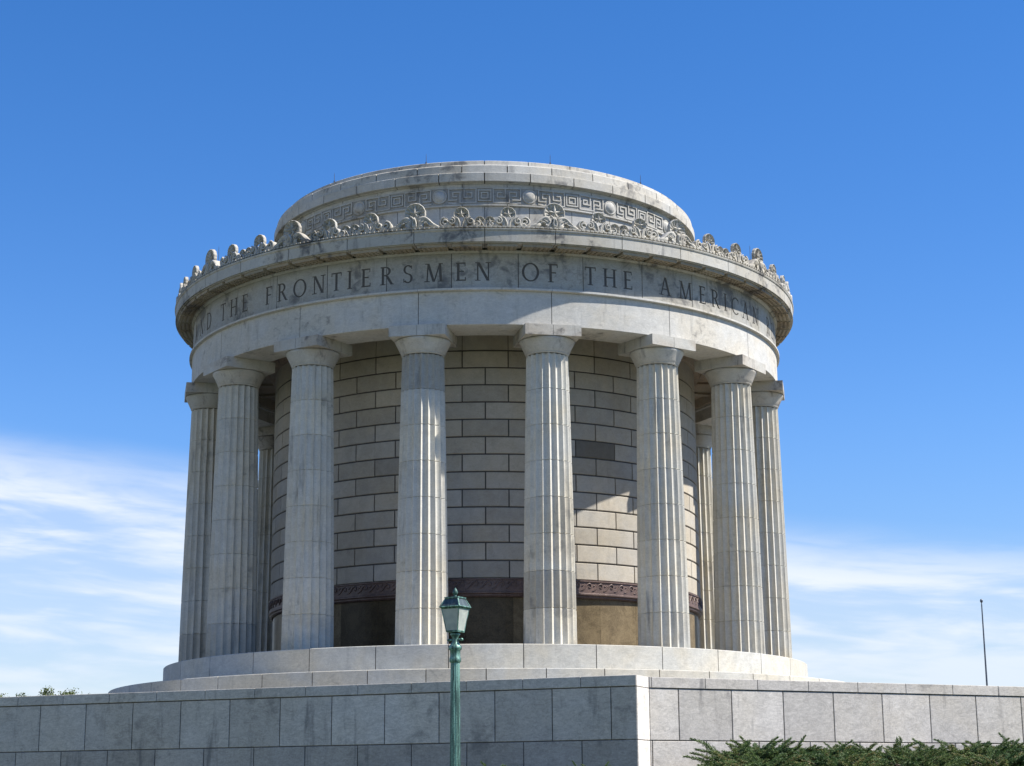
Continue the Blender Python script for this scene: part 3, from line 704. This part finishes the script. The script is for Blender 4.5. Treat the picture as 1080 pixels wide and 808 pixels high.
def shrub(x, y, z, k, rot, sc, label, grp):
    o = empty('juniper_shrub', (x, y, z), label, 'shrub', grp); o.rotation_euler = (0, 0, radians(rot)); o.scale = (sc, sc, sc)
    for nm, me in zip(('foliage', 'stem'), protos[k]):
        c = bpy.data.objects.new(nm, me); COL.objects.link(c); c.parent = o
def at_px(px, dist_from_wall, c, t, n, side):
    """place along a wall run: returns the ground point whose image column is px"""
    best = None
    for i in range(1200):
        s = side*i*.05; p = c+t*s+n*dist_from_wall; v = Vector((p.x, p.y, -4.5))-CAM
        F = Vector((.01496, .97344, .22844)); Rr = Vector((.99988, -.01383, -.00654)); x = 540+1885*v.dot(Rr)/v.dot(F)
        if best is None or abs(x-px) < best[0]: best = (abs(x-px), p)
    return best[1]
specR = [(788, 1.5, 0, 10, 1.0, -5.46, 'juniper at the left end of the hedge, nearest the wall corner'),
 (826, 1.5, 2, 0, .92, -5.38, 'second juniper from the wall corner, with an upswept tip against the pale stone'),
 (872, 1.6, 1, 200, .95, -5.40, 'low rounded juniper, third from the wall corner, under a dark joint'),
 (912, 1.5, 0, 160, .92, -5.42, 'fourth juniper from the wall corner, in the middle of the hedge'),
 (950, 1.6, 2, 60, .92, -5.40, 'fifth juniper from the wall corner, dense and dark green'),
 (992, 1.5, 1, 20, 1.0, -5.38, 'bushy sixth juniper from the wall corner, left of the flagpole'),
 (1035, 1.5, 0, 15, .98, -5.40, 'juniper below the flagpole with a long sprig sweeping right'),
 (1084, 1.5, 2, 120, 1.0, -5.35, 'juniper cut by the right edge of the picture'),
 (800, 3.0, 1, 90, .85, -5.52, 'olive brown juniper in the front row, nearest the wall corner'),
 (880, 3.1, 1, 240, .9, -5.52, 'olive brown juniper in the front row, centre of the hedge'),
 (965, 3.0, 2, 250, .85, -5.50, 'front row juniper with yellowish tips left of the flagpole'),
 (1050, 3.1, 1, 300, .9, -5.48, 'reddish brown tipped juniper in the front right corner of the picture')]
for px, dw, k, rot, sc, z, lab in specR:
    z += .10; p = at_px(px, dw, cR, tR, nR, 1); shrub(p.x, p.y, z, k, rot, sc, lab, 'junipers in front of the right wall')
specL = [(405, 1.5, 0, 30, .50, -5.38, 'low juniper tips poking up left of the lamp post, below the shaded wall'),
 (515, 1.5, 1, 100, .58, -5.36, 'low juniper just right of the lamp post below the shaded wall'),
 (618, 1.5, 2, 190, .52, -5.38, 'low juniper tips left of the wall corner below the shaded wall')]
for px, dw, k, rot, sc, z, lab in specL:
    z += .05; p = at_px(px, dw, cL, tL, nL, -1); shrub(p.x, p.y, z, k, rot, sc, lab, 'low junipers in front of the left wall')

# ------------------------------------------------------------------ far trees
def tree(px, topy, dist, seed, width, label):
    r = random.Random(seed)
    d = Vector((.01496, .97344, .22844))+Vector((.99988, -.01383, -.00654))*((px-540)/1885)-Vector((.00321, -.22851, .97354))*((topy-404)/1885)
    p = CAM+d*(dist/d.y); z0 = gz(p.x, p.y); H = p.z-z0
    o = empty('broadleaf_tree', (p.x, p.y, z0), label, 'tree', 'trees beyond the left wall')
    tk = MB(); tk.tube([(0, 0, 0), (.1, 0, H*.3), (0, .1, H*.6), (.1, 0, H*.9)], [.28, .22, .13, .04], 8)
    cl = []
    for i in range(34):
        f = r.uniform(.32, 1.0); an = r.uniform(0, 2*pi); w = width*sin(pi*min(1, max(.12, (1.12-f)/.85)))*r.uniform(.3, 1)
        c = Vector((cos(an)*w, sin(an)*w, H*f-.35)); cl.append((c, r.uniform(.35, .8)))
        tk.tube([(0, 0, c.z*.62), c*.6+Vector((0, 0, c.z*.3)), c], [.07, .045, .02], 5)
    tk.build('trunk', M['bark'], o)
    lf = MB()
    for c, R_ in cl:
        for q in range(150):
            v = Vector((r.gauss(0, 1), r.gauss(0, 1), r.gauss(0, .8))); v = v.normalized()*R_*r.uniform(.2, 1.05)**.6; pp = c+v
            a = Vector((r.uniform(-1, 1), r.uniform(-1, 1), r.uniform(-1, 1))).normalized(); b = a.cross(v).normalized(); s = r.uniform(.06, .12)
            lf.poly([pp-a*s, pp-b*s*.5, pp+a*s, pp+b*s*.5])
    lf.build('crown', M['leaf'], o)
tree(48, 725, 115, 1, 1.7, 'olive green treetop rising highest above the far left of the wall')
tree(72, 727, 118, 2, 1.3, 'smaller treetop just right of the highest one above the left wall')
tree(26, 730, 125, 3, .8, 'sparse small treetop left of the highest one above the left wall')
tree(-6, 728, 122, 4, 1.0, 'treetop half cut by the left edge of the picture')
tree(95, 733, 130, 5, .8, 'barely showing treetop, rightmost above the left wall')

# ------------------------------------------------------------------ light
SAZ, SEL = 80.0, 51.0            # sun: degrees to the right of the camera-facing side, elevation
sd = Vector((sin(radians(SAZ))*cos(radians(SEL)), -cos(radians(SAZ))*cos(radians(SEL)), sin(radians(SEL))))
sl = bpy.data.lights.new('sun', 'SUN'); sl.energy = 5.0; sl.angle = radians(.53); sl.color = (1.0, .95, .87)
so = bpy.data.objects.new('sun', sl); COL.objects.link(so); so.rotation_euler = sd.to_track_quat('Z', 'Y').to_euler()
w = bpy.data.worlds.new('World'); S.world = w; w.use_nodes = True; nt = w.node_tree; nt.nodes.clear()
out = nt.nodes.new('ShaderNodeOutputWorld'); bg = nt.nodes.new('ShaderNodeBackground'); nt.links.new(bg.outputs[0], out.inputs[0])
sky = nt.nodes.new('ShaderNodeTexSky'); sky.sky_type = 'NISHITA'; sky.sun_disc = False
sky.sun_elevation = radians(SEL); sky.sun_rotation = atan2(sd.x, sd.y)
sky.air_density = 1.0; sky.dust_density = 0.0; sky.ozone_density = 5.0; sky.altitude = 0
STR = .095; bg.inputs[1].default_value = STR
tc = nt.nodes.new('ShaderNodeTexCoord'); sp = nt.nodes.new('ShaderNodeSeparateXYZ'); nt.links.new(tc.outputs['Generated'], sp.inputs[0])
az = math_(nt, 'MULTIPLY', math_(nt, 'ARCTAN2', sp.outputs[0], sp.outputs[1]), 57.2958)
el = math_(nt, 'MULTIPLY', math_(nt, 'ARCSINE', sp.outputs[2]), 57.2958)
def cvec(sa, se, tilt=0.0, off=0.0):
    c = nt.nodes.new('ShaderNodeCombineXYZ'); e2 = math_(nt, 'ADD', el, math_(nt, 'MULTIPLY', az, tilt))
    nt.links.new(math_(nt, 'MULTIPLY', az, sa), c.inputs[0]); nt.links.new(math_(nt, 'MULTIPLY', e2, se), c.inputs[1]); c.inputs[2].default_value = off; return c.outputs[0]
n1 = noise(nt, cvec(.10, .55, .05, 3.0), 1.0, 7, .55, .5)     # broad banks
n2 = noise(nt, cvec(.30, 1.9, .09, 8.0), 1.0, 7, .5, .6)     # streaks
dens = math_(nt, 'ADD', math_(nt, 'MULTIPLY', n1, .68), math_(nt, 'MULTIPLY', n2, .32))
# banks lie low over the horizon; the top edge is higher to the left (az<0)
topE = math_(nt, 'SUBTRACT', 9.2, math_(nt, 'MULTIPLY', az, .11))
fade = ramp(nt, math_(nt, 'SUBTRACT', topE, el), -.9, 1.6)
cov = math_(nt, 'MULTIPLY', math_(nt, 'ADD', .38, math_(nt, 'MULTIPLY', ramp(nt, dens, .38, .60), .75)), fade)
cov = math_(nt, 'MULTIPLY', cov, math_(nt, 'ADD', .52, math_(nt, 'MULTIPLY', ramp(nt, el, 2.5, 6.5), .36)), True)
hs = nt.nodes.new('ShaderNodeHueSaturation'); hs.inputs['Saturation'].default_value = 1.3; hs.inputs['Value'].default_value = 1.0
nt.links.new(mix_(nt, 1.0, sky.outputs[0], (1.13, 1.01, 1.06), 'MULTIPLY'), hs.inputs['Color'])
hz = math_(nt, 'ADD', .76, math_(nt, 'MULTIPLY', ramp(nt, el, 0.0, 13.0), .24))
hc = nt.nodes.new('ShaderNodeCombineColor'); [nt.links.new(hz, hc.inputs[i]) for i in range(3)]
nt.links.new(mix_(nt, cov, mix_(nt, 1.0, hs.outputs[0], hc.outputs[0], 'MULTIPLY'), (5.5, 5.9, 6.5)), bg.inputs[0])

# ------------------------------------------------------------------ camera
cam = bpy.data.cameras.new('camera'); co = bpy.data.objects.new('camera', cam); COL.objects.link(co)
cam.sensor_fit = 'HORIZONTAL'; cam.sensor_width = 36; cam.lens = 1885/1080*36; cam.clip_end = 6000; cam.clip_start = .1
F = Vector((.01496234, .97344275, .22844111)); Rr = Vector((.99988292, -.01383384, -.00654058)); U = Rr.cross(F)
co.matrix_world = Matrix(((Rr.x, U.x, -F.x, CAM.x), (Rr.y, U.y, -F.y, CAM.y), (Rr.z, U.z, -F.z, CAM.z), (0, 0, 0, 1)))
S.camera = co
S.render.engine = 'CYCLES'
S.view_settings.view_transform = 'Standard'; S.view_settings.look = 'None'; S.view_settings.gamma = 1; S.view_settings.use_curve_mapping = False
S.view_settings.exposure = 0.78
